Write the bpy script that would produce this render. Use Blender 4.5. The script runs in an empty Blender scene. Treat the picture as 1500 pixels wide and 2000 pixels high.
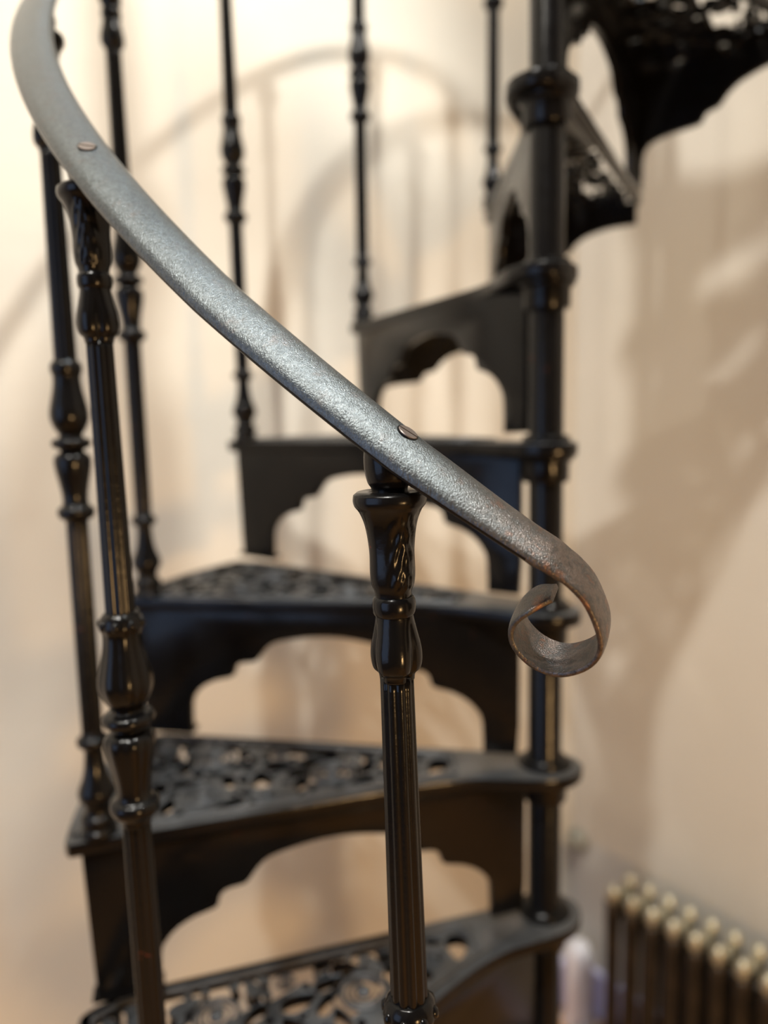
import bpy, bmesh, math, random
from mathutils import Vector, Matrix, noise

random.seed(7)
SC = bpy.context.scene
COL = SC.collection
OFF = 1.2                      # height of the first tread in view above the floor
RISE = 0.2
TH0, DTH = math.radians(-138.07), math.radians(-26.83)
RB = 0.526                     # radius of the ring of balusters
AZ = 0.65                      # the corner of the room is turned against the stair

# ------------------------------------------------------------------ camera
cam = bpy.data.cameras.new('camera')
camo = bpy.data.objects.new('camera', cam); COL.objects.link(camo)
cam.sensor_fit = 'VERTICAL'; cam.sensor_height = 36.0
cam.lens = 1461.2 / 2000 * 36.0
cam.clip_start = 0.02; cam.clip_end = 60
yaw, pit, rol = 0.00294, -0.13066, -0.02394
fw = Vector((math.sin(yaw)*math.cos(pit), math.cos(yaw)*math.cos(pit), math.sin(pit)))
rt = Vector((math.cos(yaw), -math.sin(yaw), 0)); up = rt.cross(fw)
r2 = math.cos(rol)*rt + math.sin(rol)*up
u2 = -math.sin(rol)*rt + math.cos(rol)*up
CAM = Vector((-0.19681, -0.89025, 0.63807 + OFF))
M = Matrix((r2, u2, -fw)).transposed().to_4x4(); M.translation = CAM
camo.matrix_world = M
cam.dof.use_dof = True
cam.dof.focus_distance = 0.405
cam.dof.aperture_fstop = 2.7
SC.camera = camo

def ray(x, y):
    return fw + r2*((x-750)/1461.2) - u2*((y-1000)/1461.2)

# ------------------------------------------------------------------ world, lamps, exposure
w = bpy.data.worlds.new('sky'); SC.world = w; w.use_nodes = True
w.node_tree.nodes['Background'].inputs[0].default_value = (0.55, 0.72, 1.0, 1)
w.node_tree.nodes['Background'].inputs[1].default_value = 1.0
SC.view_settings.view_transform = 'Standard'
SC.view_settings.look = 'None'
SC.view_settings.exposure = -0.13
SC.view_settings.gamma = 1.0
SC.view_settings.use_curve_mapping = False

E1 = Vector((math.cos(AZ), math.sin(AZ), 0))      # towards the right wall
E2 = Vector((-math.sin(AZ), math.cos(AZ), 0))     # towards the back wall
D1, D2 = 1.06, 0.79                               # their distances from the stair's column
N1, N2 = -3.0, -3.2                               # the walls behind the camera
HC = 4.7

def lamp(name, kind, loc, power, color, size, **k):
    l = bpy.data.lights.new(name, kind); l.energy = power; l.color = color
    if kind == 'AREA':
        l.shape = 'RECTANGLE'; l.size = size[0]; l.size_y = size[1]
    else:
        l.shadow_soft_size = size
    o = bpy.data.objects.new(name, l); COL.objects.link(o); o.location = loc
    if 'aim' in k:
        o.rotation_euler = (Vector(k['aim']) - Vector(loc)).to_track_quat('-Z', 'Y').to_euler()
    return o
WARM = (1.0, 0.965, 0.90)
l1 = lamp('ceiling_lamp', 'SPOT', (0.775, -0.60, 3.26+OFF), 490, WARM, 0.05, aim=E1*-0.55+E2*0.79+Vector((0, 0, 0.1+OFF)))
l1.data.spot_size = math.radians(60); l1.data.spot_blend = 0.6
lamp('ceiling_lamp', 'POINT', (-0.76, -1.66, 3.30+OFF), 450, (1.0, 0.98, 0.93), 0.05)
lamp('pendant_lamp', 'POINT', (-1.00, -1.22, 2.42+OFF), 40, (1.0, 0.93, 0.80), 0.04)
sk = E1*0.10 + E2*0.05 + Vector((0, 0, HC-0.03))
lamp('skylight', 'AREA', sk, 4.6, (0.72, 0.88, 1.0), (0.4, 0.4), aim=sk-Vector((0, 0, 1))).data.spread = math.radians(60)
lamp('warm_fill', 'POINT', (0.95, -2.20, 0.05+OFF), 140, (1.0, 0.60, 0.25), 0.15)  # added warm fill from an unseen source, tints the lower walls gold
wl = E1*(N1+0.08) + E2*(-0.35) + Vector((0, 0, 1.9))
lamp('window_daylight', 'AREA', wl, 18, (0.38, 0.58, 1.0), (1.5, 1.9), aim=wl+E1)

# ------------------------------------------------------------------ materials
def mat(name, base, rough=0.5, metal=0.0, spec=0.5):
    m = bpy.data.materials.new(name); m.use_nodes = True
    b = m.node_tree.nodes['Principled BSDF']
    b.inputs['Base Color'].default_value = (*base, 1)
    b.inputs['Roughness'].default_value = rough
    b.inputs['Metallic'].default_value = metal
    b.inputs['Specular IOR Level'].default_value = spec
    return m
def nd(m, t, **k):
    n = m.node_tree.nodes.new(t)
    for a, v in k.items(): setattr(n, a, v)
    return n
def lk(m, a, b): m.node_tree.links.new(a, b)
def bsdf(m): return m.node_tree.nodes['Principled BSDF']
def coords(m, scale=(1, 1, 1), rot=(0, 0, 0)):
    g = nd(m, 'ShaderNodeTexCoord'); p = nd(m, 'ShaderNodeMapping')
    p.inputs['Scale'].default_value = scale; p.inputs['Rotation'].default_value = rot
    lk(m, g.outputs['Object'], p.inputs['Vector']); return p.outputs[0]
def noise_n(m, vec, scale, detail=4, rough=0.55):
    n = nd(m, 'ShaderNodeTexNoise'); n.inputs['Scale'].default_value = scale
    n.inputs['Detail'].default_value = detail; n.inputs['Roughness'].default_value = rough
    lk(m, vec, n.inputs['Vector']); return n.outputs['Fac']
def ramp(m, fac, stops):
    r = nd(m, 'ShaderNodeValToRGB'); e = r.color_ramp.elements
    while len(e) < len(stops): e.new(0.5)
    for i, (p, c) in enumerate(stops): e[i].position = p; e[i].color = (*c, 1)
    lk(m, fac, r.inputs[0]); return r.outputs[0]
def bump(m, h, strength, dist):
    b = nd(m, 'ShaderNodeBump'); b.inputs['Strength'].default_value = strength
    b.inputs['Distance'].default_value = dist
    lk(m, h, b.inputs['Height']); lk(m, b.outputs[0], bsdf(m).inputs['Normal'])

# painted cast iron: near black gloss paint, uneven, a few specks of red primer
iron = mat('black_iron_paint', (0.003, 0.003, 0.0034), 0.26, 0, 0.17)
v = coords(iron)
lk(iron, ramp(iron, noise_n(iron, v, 38, 3, 0.6), [(0.0, (0.0024, 0.0024, 0.003)), (0.72, (0.0036, 0.0034, 0.0032)),
   (0.75, (0.07, 0.014, 0.009))]), bsdf(iron).inputs['Base Color'])
lk(iron, ramp(iron, noise_n(iron, v, 60, 3), [(0.25, (0.16,)*3), (0.8, (0.25,)*3)]), bsdf(iron).inputs['Roughness'])
bump(iron, noise_n(iron, v, 120, 3), 0.12, 0.002)

# the same paint on tread tops: dust, with grazing sheen put into the colour
dust_sheen = mat('dusty_sheen_paint', (0.020, 0.021, 0.022), 0.42, 0, 0.5)
v = coords(dust_sheen)
lk(dust_sheen, ramp(dust_sheen, noise_n(dust_sheen, v, 30, 4, 0.6), [(0.3, (0.018, 0.019, 0.020)), (0.66, (0.048, 0.050, 0.052)), (0.70, (0.07, 0.055, 0.05))]), bsdf(dust_sheen).inputs['Base Color'])
lk(dust_sheen, ramp(dust_sheen, noise_n(dust_sheen, v, 60, 3), [(0.25, (0.28,)*3), (0.8, (0.42,)*3)]), bsdf(dust_sheen).inputs['Roughness'])
bump(dust_sheen, noise_n(dust_sheen, v, 160, 4), 0.2, 0.002)

# zinc-grey handrail, worn brown towards its forged end
steel = mat('bare_steel', (0.40, 0.41, 0.41), 0.42, 0.85)
v = coords(steel)
g = nd(steel, 'ShaderNodeSeparateXYZ'); lk(steel, v, g.inputs[0])
mr = nd(steel, 'ShaderNodeMapRange'); mr.inputs[1].default_value = -0.165; mr.inputs[2].default_value = -0.105
lk(steel, g.outputs[0], mr.inputs[0])
n1 = noise_n(steel, v, 80, 6, 0.7)
mm = nd(steel, 'ShaderNodeMath', operation='ADD'); lk(steel, mr.outputs[0], mm.inputs[0])
m2 = nd(steel, 'ShaderNodeMath', operation='MULTIPLY_ADD'); m2.inputs[1].default_value = 0.9; m2.inputs[2].default_value = -0.45
lk(steel, n1, m2.inputs[0]); lk(steel, m2.outputs[0], mm.inputs[1]); mm.use_clamp = True
grey = ramp(steel, noise_n(steel, v, 420, 3, 0.7), [(0.3, (0.050, 0.057, 0.060)), (0.72, (0.112, 0.126, 0.130))])
brown = ramp(steel, n1, [(0.32, (0.018, 0.015, 0.013)), (0.46, (0.115, 0.088, 0.074)), (0.54, (0.050, 0.050, 0.048)), (0.66, (0.14, 0.075, 0.05))])
mx = nd(steel, 'ShaderNodeMix', data_type='RGBA')
lk(steel, mm.outputs[0], mx.inputs[0]); lk(steel, grey, mx.inputs[6]); lk(steel, brown, mx.inputs[7])
lk(steel, mx.outputs[2], bsdf(steel).inputs['Base Color'])
scr = noise_n(steel, coords(steel, (1300, 1300, 110), (0.5, 0.3, 0.8)), 1.0, 2, 0.5)
spk = noise_n(steel, v, 1150, 2, 0.6)
ad = nd(steel, 'ShaderNodeMath', operation='ADD'); lk(steel, scr, ad.inputs[0]); lk(steel, spk, ad.inputs[1])
bump(steel, ad.outputs[0], 0.55, 0.0006)
lk(steel, ramp(steel, spk, [(0.3, (0.27,)*3), (0.7, (0.45,)*3)]), bsdf(steel).inputs['Roughness'])

screwm = mat('copper_steel', (0.24, 0.20, 0.18), 0.35, 0.9)
v = coords(screwm); bump(screwm, noise_n(screwm, v, 900, 2), 0.2, 0.0004)
bronze = mat('dark_bronze', (0.10, 0.08, 0.055), 0.36, 0.75)
v = coords(bronze)
lk(bronze, ramp(bronze, noise_n(bronze, v, 14, 3), [(0.3, (0.020, 0.017, 0.014)), (0.7, (0.055, 0.042, 0.030))]), bsdf(bronze).inputs['Base Color'])
metallic = mat('pale_metal', (0.42, 0.37, 0.24), 0.34, 0.7)  # paler metal tone for the section tops
v = coords(metallic)
lk(metallic, ramp(metallic, noise_n(metallic, v, 30, 3), [(0.3, (0.34, 0.31, 0.23)), (0.7, (0.50, 0.47, 0.35))]), bsdf(metallic).inputs['Base Color'])

plaster = mat('cream_plaster', (0.84, 0.78, 0.67), 0.85, 0, 0.2)
v = coords(plaster)
lk(plaster, ramp(plaster, noise_n(plaster, v, 2.2, 5), [(0.3, (0.53, 0.50, 0.435)), (0.7, (0.565, 0.53, 0.46))]), bsdf(plaster).inputs['Base Color'])
bump(plaster, noise_n(plaster, v, 22, 5), 0.12, 0.01)
dark_shell = mat('dark_unseen_shell', (0.07, 0.055, 0.042), 0.7, 0, 0.3)  # unseen walls and ceiling, made dark to cut bounce and reflections in the iron
v = coords(dark_shell); bump(dark_shell, noise_n(dark_shell, v, 9, 4), 0.1, 0.01)
wood = mat('brown_boards', (0.30, 0.17, 0.08), 0.45)
v = coords(wood, (1.5, 14, 1))
lk(wood, ramp(wood, noise_n(wood, v, 2.0, 6), [(0.3, (0.36, 0.20, 0.075)), (0.7, (0.56, 0.33, 0.13))]), bsdf(wood).inputs['Base Color'])
white = mat('white_gloss', (0.78, 0.76, 0.78), 0.35)
v = coords(white); bump(white, noise_n(white, v, 30, 2), 0.05, 0.002)
cool_lit = mat('cool_lit_white', (0.62, 0.60, 0.80), 0.35)  # white skirting; its lilac is cool daylight put into the colour
v = coords(cool_lit); bump(cool_lit, noise_n(cool_lit, v, 30, 2), 0.05, 0.002)
fitm = mat('grey_green_enamel', (0.30, 0.30, 0.25), 0.4, 0.3)
v = coords(fitm); bump(fitm, noise_n(fitm, v, 60, 2), 0.1, 0.002)

# ------------------------------------------------------------------ helpers
def new(name, me, m=None, parent=None):
    o = bpy.data.objects.new(name, me); COL.objects.link(o)
    if m is not None and not me.materials: me.materials.append(m)
    if parent is not None: o.parent = parent
    return o
def tag(o, label=None, cat=None, group=None, kind=None):
    for k, val in (('label', label), ('category', cat), ('group', group), ('kind', kind)):
        if val: o[k] = val
    return o
def mesh(name, vs, fs, smooth=True):
    me = bpy.data.meshes.new(name); me.from_pydata([tuple(q) for q in vs], [], fs)
    bm = bmesh.new(); bm.from_mesh(me)
    bmesh.ops.recalc_face_normals(bm, faces=bm.faces); bm.to_mesh(me); bm.free()
    me.polygons.foreach_set('use_smooth', [smooth]*len(me.polygons)); me.update()
    return me
def sharp(me, deg=35):
    me.polygons.foreach_set('use_smooth', [True]*len(me.polygons))
    me.set_sharp_from_angle(angle=math.radians(deg)); return me
def join(name, parts, smooth=True):
    vs, fs = [], []
    for v_, f_ in parts:
        o = len(vs); vs += list(v_); fs += [tuple(i+o for i in q) for q in f_]
    return mesh(name, vs, fs, smooth)
def lathe(prof, seg=32, fn=None, cap=True):
    vs, fs = [], []
    for z, r in prof:
        for k in range(seg):
            a = 2*math.pi*k/seg
            rr = fn(z, a, r) if fn else r
            vs.append((rr*math.cos(a), rr*math.sin(a), z))
    for i in range(len(prof)-1):
        for k in range(seg):
            k2 = (k+1) % seg
            fs.append((i*seg+k, i*seg+k2, (i+1)*seg+k2, (i+1)*seg+k))
    if cap:
        fs.append(tuple(range(seg-1, -1, -1))); fs.append(tuple((len(prof)-1)*seg+k for k in range(seg)))
    return vs, fs
def smoothprof(pts, n=3):
    """Catmull-Rom through the profile points"""
    out = []
    for i in range(len(pts)-1):
        p0 = pts[max(i-1, 0)]; p1 = pts[i]; p2 = pts[i+1]; p3 = pts[min(i+2, len(pts)-1)]
        for k in range(n):
            t = k/n
            q = []
            for c in (0, 1):
                m1 = (p2[c]-p0[c])/2; m2_ = (p3[c]-p1[c])/2
                q.append((2*t**3-3*t**2+1)*p1[c]+(t**3-2*t**2+t)*m1+(-2*t**3+3*t**2)*p2[c]+(t**3-t**2)*m2_)
            out.append(tuple(q))
    out.append(pts[-1]); return out
def box(x0, x1, y0, y1, z0, z1):
    vs = [(x, y, z) for z in (z0, z1) for y in (y0, y1) for x in (x0, x1)]
    return vs, [(0, 2, 3, 1), (4, 5, 7, 6), (0, 1, 5, 4), (2, 6, 7, 3), (0, 4, 6, 2), (1, 3, 7, 5)]
def ball(c, rx, ry, rz, seg=14, rings=9):
    vs, fs = [], []
    for i in range(rings+1):
        t = math.pi*i/rings
        for k in range(seg):
            a = 2*math.pi*k/seg
            vs.append((c[0]+rx*math.sin(t)*math.cos(a), c[1]+ry*math.sin(t)*math.sin(a), c[2]-rz*math.cos(t)))
    for i in range(rings):
        for k in range(seg):
            k2 = (k+1) % seg
            fs.append((i*seg+k, i*seg+k2, (i+1)*seg+k2, (i+1)*seg+k))
    return vs, fs
def tube(path, r, seg=8, closed=False):
    vs, fs = [], []; n = len(path)
    for i, q in enumerate(path):
        a = Vector(path[i-1 if i or closed else 0]); b = Vector(path[(i+1) % n if closed else min(i+1, n-1)])
        t = (b-a).normalized(); s = t.cross(Vector((0, 0, 1)))
        if s.length < 1e-4: s = Vector((1, 0, 0))
        s.normalize(); u = s.cross(t)
        for k in range(seg):
            ang = 2*math.pi*k/seg
            vs.append(Vector(q)+s*(r*math.cos(ang))+u*(r*math.sin(ang)))
    m_ = n if closed else n-1
    for i in range(m_):
        j = (i+1) % n
        for k in range(seg):
            k2 = (k+1) % seg
            fs.append((i*seg+k, i*seg+k2, j*seg+k2, j*seg+k))
    if not closed:
        fs.append(tuple(range(seg-1, -1, -1))); fs.append(tuple((n-1)*seg+k for k in range(seg)))
    return vs, fs
def plate(name, loops, half, bevel=0.0, upright=False):
    """a flat casting: outline and holes filled, given thickness and an eased edge"""
    cu = bpy.data.curves.new(name, 'CURVE'); cu.dimensions = '2D'; cu.fill_mode = 'BOTH'
    cu.extrude = max(half-bevel, 0.0001); cu.bevel_depth = bevel; cu.bevel_resolution = 1; cu.offset = -bevel
    for L in loops:
        s = cu.splines.new('POLY'); s.points.add(len(L)-1); s.use_cyclic_u = True
        for q, (x, y) in zip(s.points, L): q.co = (x, y, 0, 1)
    o = bpy.data.objects.new(name, cu); COL.objects.link(o)
    dg = bpy.context.evaluated_depsgraph_get(); dg.update()
    me = bpy.data.meshes.new_from_object(o.evaluated_get(dg))
    bpy.data.objects.remove(o); bpy.data.curves.remove(cu)
    me.name = name
    if upright:
        for vtx in me.vertices:
            x, y, z = vtx.co; vtx.co = (x, -z, y)
    bm = bmesh.new(); bm.from_mesh(me); bmesh.ops.remove_doubles(bm, verts=bm.verts, dist=1e-5)
    bmesh.ops.recalc_face_normals(bm, faces=bm.faces); bm.to_mesh(me); bm.free()
    return sharp(me, 30)

def room(a, b, z): return E1*a + E2*b + Vector((0, 0, z))
def room_box(name, a0, a1, b0, b1, z0, z1, m, **k):
    vs, fs = box(a0, a1, b0, b1, z0, z1)
    o = new(name, mesh(name, [room(*q) for q in vs], fs, False), m)
    return tag(o, kind='structure', **k)

# ------------------------------------------------------------------ the room
room_box('floor', N1-.1, D1+.1, N2-.1, D2+.1, -.1, 0, wood)
room_box('wall_back', N1-.1, D1+.1, D2, D2+.1, 0, HC, plaster)
room_box('wall_right', D1, D1+.1, N2, D2, 0, HC, plaster)
room_box('wall_front', N1-.1, D1+.1, N2-.1, N2, 0, HC, dark_shell)
room_box('ceiling', N1-.1, D1+.1, N2-.1, D2+.1, HC, HC+.1, dark_shell)
wb0, wb1, wz0, wz1 = -1.15, 0.45, 0.9, 2.95
vs, fs = [], []
wall = [box(N1-.1, N1, N2, wb0, 0, HC), box(N1-.1, N1, wb1, D2, 0, HC), box(N1-.1, N1, wb0, wb1, 0, wz0), box(N1-.1, N1, wb0, wb1, wz1, HC)]
me = join('wall_left', [([room(*q) for q in v_], f_) for v_, f_ in wall], False)
tag(new('wall_left', me, dark_shell), kind='structure')
fr = [box(N1-.06, N1-.02, wb0, wb0+.06, wz0, wz1), box(N1-.06, N1-.02, wb1-.06, wb1, wz0, wz1), box(N1-.06, N1-.02, wb0, wb1, wz0, wz0+.06),
      box(N1-.06, N1-.02, wb0, wb1, wz1-.06, wz1), box(N1-.06, N1-.02, (wb0+wb1)/2-.025, (wb0+wb1)/2+.025, wz0, wz1), box(N1-.06, N1-.02, wb0, wb1, 1.95, 2.0)]
me = join('window_1', [([room(*q) for q in v_], f_) for v_, f_ in fr], False)
tag(new('window_1', me, white), kind='structure')
room_box('baseboard_right', D1-.022, D1, N2, D2, 0, 0.14, cool_lit)
room_box('baseboard_back', N1, D1-.022, D2-.022, D2, 0, 0.14, cool_lit)

# ------------------------------------------------------------------ the stair
stair = bpy.data.objects.new('spiral_staircase', None); COL.objects.link(stair)
stair.empty_display_size = 0.2
tag(stair, 'black cast-iron spiral staircase with pierced treads and a grey steel handrail', 'staircase')

prof = [(0, .024), (.02, .026), (.03, .0205), (3.9, .0205)]
me = join('column', [lathe(prof, 40)]); sharp(me); new('column', me, iron, stair)

def polar(r, deg): return (r*math.cos(math.radians(deg)), r*math.sin(math.radians(deg)))

# --- tread plate in its own frame: +x runs out to its baluster, the tread lies to the -y side of it
def tread_outline(ins=0.0):
    P = []
    for i in range(17):                                            # front edge, outside to inside
        x = .556 - (.556-.165)*i/16
        P.append((x, x*math.tan(math.radians(1.0))+.006))
    P += [(.14, .0095), (.12, .0115), (.103, .0145), (.088, .0185), (.073, .0245), (.058, .0305), (.042, .0375), (.026, .0425), (.011, .0462)]
    for d in range(90, 152, 10): P.append(polar(.0465, d))
    for d in range(160, 200, 8): P.append(polar(.0465-.0110*(d-152)/48, d))
    for d in range(200, 288, 9): P.append(polar(.0355, d))
    a = math.radians(-25.5); c, s = math.cos(a), math.sin(a)
    for i in range(18):
        t = .03 + (.522-.03)*i/17
        P.append((t*c+.022*s, t*s-.022*c))
    for k in range(1, 7):                                          # rounded rear corner
        d = -27.6 + 2.6*(k/6)
        P.append(polar(.522+.038*math.sin(math.pi/2*k/6), d))
    for k in range(1, 19):
        P.append(polar(.56, -25.0+25.9*k/18))
    return P
OUT = tread_outline()

def seg_dist(q, a, b):
    ax, ay = a; bx, by = b; t = ((q[0]-ax)*(bx-ax)+(q[1]-ay)*(by-ay))/((bx-ax)**2+(by-ay)**2+1e-12)
    t = max(0, min(1, t)); return math.hypot(q[0]-ax-t*(bx-ax), q[1]-ay-t*(by-ay))
def inside(q, P):
    c = False; n = len(P)
    for i in range(n):
        (x1, y1), (x2, y2) = P[i], P[i-1]
        if (y1 > q[1]) != (y2 > q[1]) and q[0] < (x2-x1)*(q[1]-y1)/(y2-y1)+x1: c = not c
    return c
def edge_dist(q): return min(seg_dist(q, OUT[i], OUT[i-1]) for i in range(len(OUT)))

def leaf(cx, cy, l, wd, ang, n=18):
    """teardrop hole: pointed at one end, round at the other"""
    out = []
    for k in range(n):
        t = 2*math.pi*k/n
        u_ = math.cos(t)*l; v_ = math.sin(t)*wd*(1+.45*math.cos(t))
        out.append((cx+u_*math.cos(ang)-v_*math.sin(ang), cy+u_*math.sin(ang)+v_*math.cos(ang)))
    return out
MED = [(*polar(.266, -11.8), .029), (*polar(.420, -6.4), .027), (*polar(.420, -19.2), .027), (*polar(.168, -13.0), .013), (*polar(.340, -22.0), .013),
       (*polar(.50, -12.6), .017), (*polar(.345, -4.2), .012)]
holes, taken = [], [(x, y, r+.003) for x, y, r in MED]
def try_leaf(cx, cy, l, wd, ang, gap=.0034):
    pts = leaf(cx, cy, l, wd, ang)
    if math.hypot(cx, cy) < .125: return False
    for q in pts:
        if not inside(q, OUT) or edge_dist(q) < .0205: return False
    for x, y, r in taken:
        for q in pts:
            if math.hypot(q[0]-x, q[1]-y) < r+gap*.4: return False
        if math.hypot(cx-x, cy-y) < r: return False
    for L in holes:
        for q in pts:
            for q2 in L:
                if abs(q[0]-q2[0]) < gap and abs(q[1]-q2[1]) < gap and math.hypot(q[0]-q2[0], q[1]-q2[1]) < gap: return False
        if inside((cx, cy), L) or inside(L[0], pts): return False
    holes.append(pts); return True
for x, y, r in MED:
    n = 9 if r > .02 else (6 if r > .014 else 5)
    for k in range(n):
        a = 2*math.pi*k/n + .3
        l = .0175 if r > .02 else .010; rad = r+.003+l*.62
        try_leaf(x+rad*math.cos(a), y+rad*math.sin(a), l, l*.44, a+1.0 if r > .02 else a+.7)
rng = random.Random(3)
for size in (.021, .017, .0135, .010, .0075, .0055):
    for _ in range(500):
        r = rng.uniform(.12, .54); d = rng.uniform(-27, 1); cx, cy = polar(r, d)
        ang = math.radians(d)+2.2*math.sin(r*38)+rng.uniform(-.5, .5)
        try_leaf(cx, cy, size, size*rng.uniform(.42, .6), ang)
tread_me = plate('tread', [OUT]+holes, .0075, .0018)
for vtx in tread_me.vertices: vtx.co.z -= .0075
tread_me.materials.append(dust_sheen); tread_me.materials.append(iron)
for pl_ in tread_me.polygons: pl_.material_index = 0 if pl_.normal.z > .4 else 1  # up-facing faces and front bevel take the painted sheen
rosette_me = {}
def rosette_mesh(R):
    parts = [lathe([(-.001, R*.30), (.0022, R*.30), (.0042, R*.22), (.0048, 0.0004)], 14)]
    parts.append(tube([(R*.86*math.cos(t), R*.86*math.sin(t), .0006) for t in [2*math.pi*k/26 for k in range(26)]], R*.10, 6, True))
    sp = []
    for k in range(22):
        t = k/21*3.4*math.pi; rr = R*(.42+.38*k/21*.8); sp.append((rr*math.cos(t), rr*math.sin(t), .0006))
    parts.append(tube(sp, R*.055, 5))
    return join('rosette', parts)
# raised bead that follows the tread's edges, and its drip edge below
def inset_path():
    n = len(OUT); out = []
    for i in range(n):
        p0, p1, p2 = OUT[i-1], OUT[i], OUT[(i+1) % n]
        tx, ty = p2[0]-p0[0], p2[1]-p0[1]; L = math.hypot(tx, ty) or 1
        # outline runs outside->inside along the front, so the inside is to the left
        q = (p1[0]-ty/L*.0155, p1[1]+tx/L*.0155)
        if not inside(q, OUT): q = (p1[0]+ty/L*.0155, p1[1]-tx/L*.0155)
        if math.hypot(*q) > .115: out.append(q)
    return out
ip = inset_path()
ip.sort(key=lambda q: 0)
bead_me = join('edge_bead', [tube([(x, y, .0002) for x, y in ip], .0032, 6, True)])
def mold(name):
    n = len(OUT); vs, fs = [], []
    sec = [(0.0, -.0140), (0.0015, -.0165), (.0050, -.0176), (.0085, -.0166), (.0095, -.0135)]
    for i in range(n):
        p0, p1, p2 = OUT[i-1], OUT[i], OUT[(i+1) % n]
        tx, ty = p2[0]-p0[0], p2[1]-p0[1]; L = math.hypot(tx, ty) or 1
        nx, ny = -ty/L, tx/L
        if not inside((p1[0]+nx*.004, p1[1]+ny*.004), OUT): nx, ny = -nx, -ny
        for d, z in sec: vs.append((p1[0]+nx*(d+.0012), p1[1]+ny*(d+.0012), z))
    m_ = len(sec)
    for i in range(n):
        j = (i+1) % n
        for k in range(m_-1): fs.append((i*m_+k, j*m_+k, j*m_+k+1, i*m_+k+1))
    return mesh(name, vs, fs)
mold_me = mold('edge_moulding')
collar_me = join('hub_collar', [lathe([(-.047, .0206), (-.0468, .0262), (-.044, .0272), (-.024, .0276), (-.020, .0325), (-.0115, .0335), (-.0100, .034), (.0002, .034), (.0015, .0285), (.006, .0278), (.0082, .0255), (.0088, .0206)], 36, cap=False)])
sharp(collar_me)

# --- riser: a panel with an ogee arch, standing on the tread below
half = [(.472, -.190), (.471, -.150), (.465, -.135), (.452, -.122), (.433, -.1125), (.414, -.108), (.407, -.1035), (.405, -.095), (.399, -.088), (.388, -.0855),
        (.376, -.084), (.369, -.077), (.359, -.065), (.347, -.057), (.326, -.052), (.300, -.048), (.274, -.0465)]
arch = half + [(.548-x, z) for x, z in reversed(half[:-1])]
def curve_smooth(L):
    return smoothprof(L, 2)
arch = curve_smooth(arch)
ro = [(.545, -.0105), (.540, -.1885), *arch, (.034, -.1885), (.031, -.15), (.030, -.0105)]
riser_me = plate('riser', [ro], .0055, .0012, upright=True)
for vtx in riser_me.vertices: vtx.co.y += .0035
# feet: the little flange each leg bolts down with
def flange(x0, x1): return box(x0, x1, -.008, .013, -.1885, -.183)
riser_foot_me = join('foot_flange', [flange(.470, .545)], False)
# --- outer string: half an arch that springs from the riser and follows the tread's rim
def bracket():
    prof_ = [(0, -.186), (.010, -.184), (.011, -.150), (.014, -.132), (.022, -.121), (.038, -.1145), (.062, -.110), (.092, -.1075), (.103, -.105), (.107, -.098), (.113, -.091), (.126, -.088),
             (.134, -.083), (.144, -.071), (.160, -.060), (.182, -.053), (.205, -.049), (.246, -.0475)]
    prof_ = smoothprof(prof_, 3); vs, fs = [], []
    for s, z in prof_:
        a = -s/.520
        for r, zz in ((.526, -.0105), (.526, z), (.517, z), (.517, -.0105)):
            vs.append((r*math.cos(a), r*math.sin(a), zz))
    n = len(prof_)
    for i in range(n-1):
        for k in range(4):
            k2 = (k+1) % 4; fs.append((i*4+k, i*4+k2, i*4+4+k2, i*4+4+k))
    fs.append((0, 3, 2, 1)); fs.append(tuple((n-1)*4+k for k in range(4)))
    return sharp(mesh('outer_bracket', vs, fs), 30)
bracket_me = bracket()

K0, K1 = -5, 10
for k in range(K0, K1+1):
    a = TH0 + k*DTH; z = OFF + k*RISE
    t = new('tread', tread_me, dust_sheen, stair); t.location = (0, 0, z); t.rotation_euler = (0, 0, a)
    new('hub_collar', collar_me, iron, t)
    new('edge_moulding', mold_me, iron, t)
    new('edge_bead', bead_me, dust_sheen, t)
    if -1 <= k <= 2:
        for x, y, r in MED:
            if r not in rosette_me: rosette_me[r] = rosette_mesh(r)
            b = new('rosette', rosette_me[r], dust_sheen, t); b.location = (x, y, 0); b.rotation_euler = (0, 0, x*40)
    b = new('riser', riser_me, iron, stair); b.location = (0, 0, z); b.rotation_euler = (0, 0, a)
    new('foot_flange', riser_foot_me, iron, b)
    b = new('outer_bracket', bracket_me, iron, stair); b.location = (0, 0, z); b.rotation_euler = (0, 0, a)

# --- balusters
def fl(n, depth):
    def f(z, a, r):
        c = abs(math.sin(a*n/2)); return r*(1-depth*(1-c)**1.0*1.0) if False else r*(1-depth+depth*(c**.6))
    return f
def bump_leaves(z, a, r):
    """acanthus relief on two sides of the capital, plain lobes between"""
    q = math.cos(2*a)
    rel = max(0, q)**.6
    h = noise.noise(Vector((a*4.2, z*150, 1.7)))*.7 + math.sin(z*420+5*abs(math.sin(a*2))*2)*.3
    return r + rel*.0019*h*(1 if .745 < z < .785 else 0) + .0004*math.cos(4*a)
def petals(z0, z1, amp):
    def f(z, a, r):
        t = max(0, min(1, (z1-z)/(z1-z0)))
        c = abs(math.cos(1.5*a+1.06))
        return r*(1+.05*t-amp*(t**.7)*(1-min(1, c*1.25)**.45))
    return f
base_p = [(0, .0185), (.006, .0187), (.0085, .0160), (.012, .0160), (.015, .0178), (.021, .0178), (.0245, .0140), (.031, .0132), (.036, .0150), (.041, .0182), (.048, .0190), (.055, .0170),
          (.063, .0138), (.075, .0112), (.090, .0098), (.096, .0102), (.0985, .0142), (.1025, .0164), (.107, .0160), (.110, .0120), (.114, .0108)]
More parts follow.
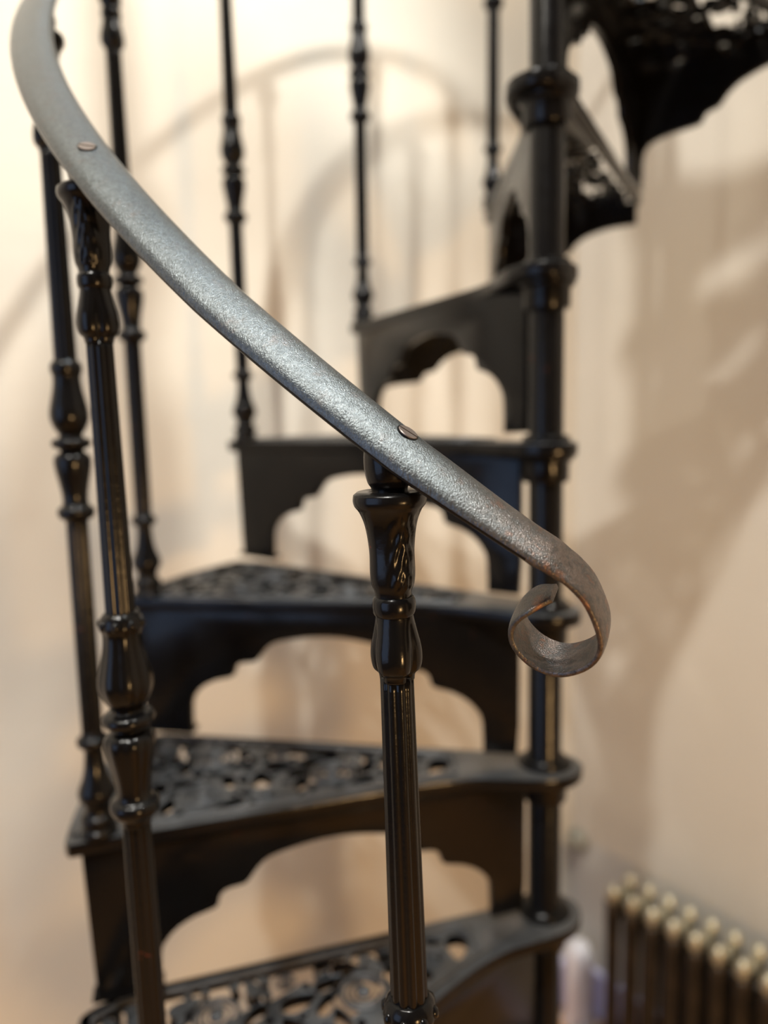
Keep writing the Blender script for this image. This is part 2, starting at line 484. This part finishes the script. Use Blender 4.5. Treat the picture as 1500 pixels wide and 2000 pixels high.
knop_p = [(.332, .0108), (.338, .0112), (.341, .0160), (.346, .0180), (.351, .0172), (.354, .0130), (.362, .0122), (.374, .0140), (.388, .0168), (.398, .0180), (.404, .0165), (.4075, .0118), (.4095, .0116),
          (.412, .0168), (.416, .0190), (.420, .0174), (.4225, .0116), (.4255, .0116), (.431, .0152), (.440, .0184), (.449, .0184), (.460, .0162), (.472, .0138), (.482, .0132), (.4855, .0145), (.490, .0152),
          (.4945, .0142), (.498, .0112)]
bell_p = [(.692, .0094), (.6955, .0100), (.6985, .0128), (.704, .0140), (.711, .0138), (.719, .0122), (.726, .0108), (.7295, .0104)]
ring_p = [(.7285, .0104), (.7305, .0116), (.734, .0121), (.7375, .0117), (.7395, .0104)]
cap_p = [(.739, .0100), (.7425, .0104), (.7465, .0119), (.753, .0125), (.763, .0124), (.770, .0129), (.777, .0139), (.782, .0152), (.7865, .0172), (.7895, .0194), (.7925, .0202), (.7955, .0198), (.797, .0180), (.797, .0100)]
ball_p = [(.7965, .0098), (.799, .0100), (.802, .0118), (.808, .0131), (.814, .0134), (.819, .0129), (.8225, .0112)]
shaft_p = [(.112, .0108), (.16, .0110), (.25, .0110), (.334, .0108)]
shaft2 = [(.496, .0110), (.55, .0106), (.63, .0099), (.694, .0094)]
flute = fl(10, .15)
dense = lambda P, n: smoothprof(P, n)
B_shaft = join('baluster', [lathe(dense(shaft_p, 6)+[(.36, .0080), (.47, .0080)]+dense(shaft2, 6), 60, flute)])
B_base = join('base', [lathe(dense(base_p, 3), 32)])
B_knop = join('knop', [lathe(dense(knop_p, 3), 32)])
def knop_leaf(z, a, r): return r*(1+.07*abs(math.sin(4*a))*(1 if .42 < z < .49 or .36 < z < .404 else 0.35))
B_knop2 = join('knop', [lathe(dense(knop_p, 3), 64, knop_leaf)] +
    [ball((.0142*math.cos(t), .0142*math.sin(t), .4895), .0035, .0035, .0042, 8, 6) for t in [2*math.pi*k/8 for k in range(8)]])
B_bell = join('bell', [lathe(dense(bell_p, 4), 64, petals(.698, .727, .42))])
B_ring = join('ring', [lathe(dense(ring_p, 3), 32)])
B_cap = join('capital', [lathe(dense(cap_p[:-2], 4)+cap_p[-2:], 72, bump_leaves)])
B_ball = join('finial', [lathe(dense(ball_p, 3), 32)])             # the first baluster's, under the raised end of the rail
B_ball2 = join('finial', [lathe(dense(ball_p[:-3]+[(.8115, .0132), (.8150, .0124)], 3), 32)])
lean = {-1: (.0108, -.0050), 0: (.0027, -.0029), 1: (0, .0051), 2: (-.0019, -.0006), 3: (-.0029, -.0017), 4: (-.0022, .008), 5: (-.0029, .006)}
Rt = Vector((1, 0, 0))
for k in range(-1, 10):
    a = TH0 + k*DTH; z = OFF + k*RISE
    s0, s1 = lean.get(k, (0, 0))
    foot = Vector((RB*math.cos(a), RB*math.sin(a), z)); s0 = max(-.004, min(.004, s0)) if k > -1 else s0
    p0 = foot + Rt*s0; p1 = foot + Vector((0, 0, 1)) + Rt*s1
    b = new('baluster', B_shaft, iron, stair)
    b.location = p0
    q = Vector((0, 0, 1)).rotation_difference((p1-p0).normalized()) @ Matrix.Rotation(a+.9, 3, 'Z').to_quaternion()
    b.rotation_euler = q.to_euler()
    for nm, me in (('base', B_base), ('knop', B_knop2 if k < 1 else B_knop), ('bell', B_bell), ('ring', B_ring), ('capital', B_cap), ('finial', B_ball if k < 0 else B_ball2)):
        new(nm, me, iron, b)

# --- handrail: a D-shaped bar that climbs with the balusters and ends in a forged scroll
HR = 0.8135
RHO = math.radians(19)
def helix(i):
    a = TH0 + i*DTH
    return Vector((RB*math.cos(a), RB*math.sin(a), OFF + RISE*i + HR + .0133*max(0, -.55-i) + .0215*max(0, -1.04-i)))
def frame(i):
    T = (helix(i+.01)-helix(i-.01)).normalized()
    a = TH0 + i*DTH; o = Vector((math.cos(a), math.sin(a), 0))
    n = o.cross(T); n = n if n.z > 0 else -n
    o2 = (o*math.cos(RHO) - n*math.sin(RHO)).normalized(); n2 = (n*math.cos(RHO) + o*math.sin(RHO)).normalized()
    return T, o2, n2
def dsec(a, b, lip, nseg=14):
    P = [(-a, 0), (-a*.96, -.0008), (a*.96, -.0008), (a, 0), (a, lip)]
    for k in range(1, nseg):
        t = math.pi*k/nseg; P.append((a*math.cos(t), lip+b*math.sin(t)))
    P.append((-a, lip)); return P
def sweep(name, st):
    vs, fs = [], []; m_ = None
    for c, o, n, (a, b, lip) in st:
        S = dsec(a, b, lip); m_ = len(S)
        for x, y in S: vs.append(c + o*x + n*y)
    for i in range(len(st)-1):
        for k in range(m_):
            k2 = (k+1) % m_; fs.append((i*m_+k, i*m_+k2, i*m_+m_+k2, i*m_+m_+k))
    fs.append(tuple(range(m_-1, -1, -1))); fs.append(tuple((len(st)-1)*m_+k for k in range(m_)))
    return sharp(mesh(name, vs, fs), 50)
def sm(t): t = max(0, min(1, t)); return t*t*(3-2*t)
IE = -1.30
stn = []
i = 9.6
while i > IE - 1e-6:
    T, o, n = frame(i); u_ = sm((-i-1.02)/.28)
    stn.append((helix(i), o, n, (.0182-.0010*u_, .0098-.0043*u_, .0014))); i -= .035
T, o, n = frame(IE); stn.append((helix(IE), o, n, (.0172, .0055, .0014)))
rail = new('handrail', sweep('handrail', stn), steel, stair)
rail.data.materials.append(iron)
M_SEC = 4+1+13+1                                                    # points round the bar's section
for k, pl_ in enumerate(rail.data.polygons):
    if k < len(rail.data.polygons)-2 and k % M_SEC in (0, 1, 2, 3, M_SEC-1): pl_.material_index = 1
rail['label'] = 'bare grey steel handrail with slotted screws and a brown forged scroll end'
# scroll: its middle line lies in the plane that holds the rail's last direction
wax = o.normalized(); P0 = helix(IE); Nn = n
pix = [(1075, 1087), (1098, 1102), (1120, 1118), (1148, 1149), (1168, 1190), (1178, 1228), (1170, 1257), (1145, 1277), (1105, 1287), (1068, 1279), (1036, 1258), (1015, 1230), (1013, 1203), (1030, 1182), (1056, 1168), (1084, 1160)]
pts = []
for x, y in pix:
    d = ray(x, y); t = ((P0-CAM).dot(wax))/d.dot(wax); pts.append(CAM + d*t)
ctl = [helix(IE+.05), P0] + pts
fine = []
for i in range(1, len(ctl)-1):
    p0, p1, p2 = ctl[i-1], ctl[i], ctl[i+1]; p3 = ctl[min(i+2, len(ctl)-1)]
    for k in range(4):
        t = k/4; m1 = (p2-p0)/2; m2v = (p3-p1)/2
        fine.append((2*t**3-3*t**2+1)*p1+(t**3-2*t**2+t)*m1+(-2*t**3+3*t**2)*p2+(t**3-t**2)*m2v)
fine.append(ctl[-1])
st2 = []
for i, q in enumerate(fine):
    T = (fine[min(i+1, len(fine)-1)]-fine[max(i-1, 0)]).normalized()
    nn = wax.cross(T).normalized()
    if i == 0 and nn.dot(Nn) < 0: flip = -1
    elif i == 0: flip = 1
    nn = nn*flip; u_ = i/(len(fine)-1)
    tip = sm((u_-.90)/.10)
    st2.append((q, wax, nn, ((.0172-.0022*sm(u_*3))*(1-.45*tip), .0055-.0037*sm(u_*5)*(1-.0*tip), .0014)))
new('scroll', sweep('scroll', st2), steel, rail)['label'] = 'brown forged scroll at the handrail end'
def screw(i, along, across):
    T, o, n = frame(i); a_, b_, lip = .0182, .0098, .0014
    ang = math.pi/2 - across
    c = helix(i) + o*(a_*math.cos(ang)) + n*(lip+b_*math.sin(ang))
    nx, ny = math.cos(ang)/a_, math.sin(ang)/b_; L = math.hypot(nx, ny); N_ = (o*nx/L + n*ny/L)
    R = .0060; parts = []
    for sg in (-1, 1):                                             # two cheeks, the slot between them
        D = [(R*.94*math.cos(t), sg*max(.0006, R*.94*math.sin(t))) for t in [math.pi*k/14 for k in range(15)]]
        m_ = len(D)
        parts.append(([(x, y, -.002) for x, y in D]+[(x, y, .0005) for x, y in D]+[(x*.93, sg*(.0006+(abs(y)-.0006)*.93), .0008) for x, y in D],
            [tuple(range(m_-1, -1, -1))]+[(q*m_+k, q*m_+(k+1) % m_, q*m_+m_+(k+1) % m_, q*m_+m_+k) for q in (0, 1) for k in range(m_)]+[tuple(2*m_+k for k in range(m_))]))
    npol = sum(len(q[1]) for q in parts)
    parts.append(lathe([(-.002, R*1.06), (.00015, R*1.06), (.00025, R*1.0), (.00025, .0002)], 28))
    me = join('screw', parts); sharp(me, 30)
    me.materials.append(screwm); me.materials.append(iron)
    for k, pl_ in enumerate(me.polygons): pl_.material_index = 0 if k < npol else 1
    s = new('screw', me, None, rail); s['label'] = 'copper-brown slotted screw'
    X = (T*math.cos(along)+o*math.sin(along)); X = (X - N_*X.dot(N_)).normalized(); Y = N_.cross(X)
    m4 = Matrix((X, Y, N_)).transposed().to_4x4(); m4.translation = c; s.matrix_world = m4
SCREW = [(-1.006, .25, -.28), (-.008, 1.0, -.0)]
for args in SCREW: screw(*args)

# ------------------------------------------------------------------ radiator by the right wall
rad = bpy.data.objects.new('radiator', None); COL.objects.link(rad)
P = CAM + ray(1215, 1715)*2.0
ra, rb, top = P.dot(E1), P.dot(E2), P.z
rad.location = room(ra, rb-.25, 0); rad.rotation_euler = (0, 0, AZ)
tag(rad, 'dark bronze column radiator with pale brass tops against the right wall', 'radiator')
def section():
    parts = []
    for xx in (-.038, .038):
        parts.append(([(v_[0]+xx, v_[1], v_[2]) for v_ in lathe(smoothprof([(.10, .014), (.13, .0215), (.17, .0200), (.30, .0190), (top-.14, .0200), (top-.09, .0215), (top-.05, .017)], 3), 16)[0]],
                      lathe(smoothprof([(.10, .014), (.13, .0215), (.17, .0200), (.30, .0190), (top-.14, .0200), (top-.09, .0215), (top-.05, .017)], 3), 16)[1]))
    parts.append(ball((0, 0, .10), .062, .024, .04)); parts.append(ball((0, 0, top-.075), .060, .022, .030))
    return join('radiator_section', parts)
sec_me = section()
cap_me = join('section_top', [ball((-.038, 0, top-.030), .0205, .0185, .026), ball((.038, 0, top-.030), .0205, .0185, .026), ball((0, 0, top-.046), .045, .016, .018)])
for k in range(10):
    s = new('radiator_section', sec_me, bronze, rad); s.location = (0, .25-.058*k, 0)
    new('section_top', cap_me, metallic, s)['label'] = 'pale brass radiator top'
for zz in (.10, top-.085):
    new('connecting_pipe', join('connecting_pipe', [tube([(0, .29, zz), (0, -.29, zz)], .02, 12)]), bronze, rad)
for yy in (.25, .25-.058*9):
    for xx in (-.04, .04):
        l = new('leg', join('leg', [lathe(smoothprof([(0, .016), (.012, .017), (.03, .012), (.09, .018), (.11, .012)], 3), 14)]), bronze, rad); l.location = (xx, yy, 0)

# ------------------------------------------------------------------ small things by the wall
def at_wall(x, y, dist):
    d = ray(x, y); t = (dist-CAM.dot(E1))/d.dot(E1); return CAM+d*t
q = at_wall(1130, 1838, D1-.075)
post = bpy.data.objects.new('pipe_post', None); COL.objects.link(post); post.location = (q.x, q.y, 0)
tag(post, 'pale round-topped post standing on the floor left of the radiator', 'post')
hh = q.z
me = join('casing', [lathe(smoothprof([(0, .040), (hh-.06, .040), (hh-.03, .038), (hh-.012, .030), (hh-.003, .016), (hh, .002)], 4), 28)])
new('casing', me, white, post)
new('foot_ring', join('foot_ring', [lathe([(0, .046), (.012, .046), (.016, .041)], 28)]), white, post)
q = at_wall(1131, 1640, D1)
knob = bpy.data.objects.new('wall_fitting', None); COL.objects.link(knob); knob.location = q
knob.rotation_euler = (-E1).to_track_quat('Z', 'Y').to_euler()
tag(knob, 'small round grey-green fitting on the wall right of the column', 'wall fitting')
new('back_plate', join('back_plate', [lathe([(0, .036), (.008, .036), (.012, .032), (.012, .002)], 28)]), fitm, knob)
new('dial', join('dial', [lathe(smoothprof([(.011, .022), (.020, .023), (.028, .020), (.031, .012), (.032, .002)], 3), 24)]), fitm, knob)
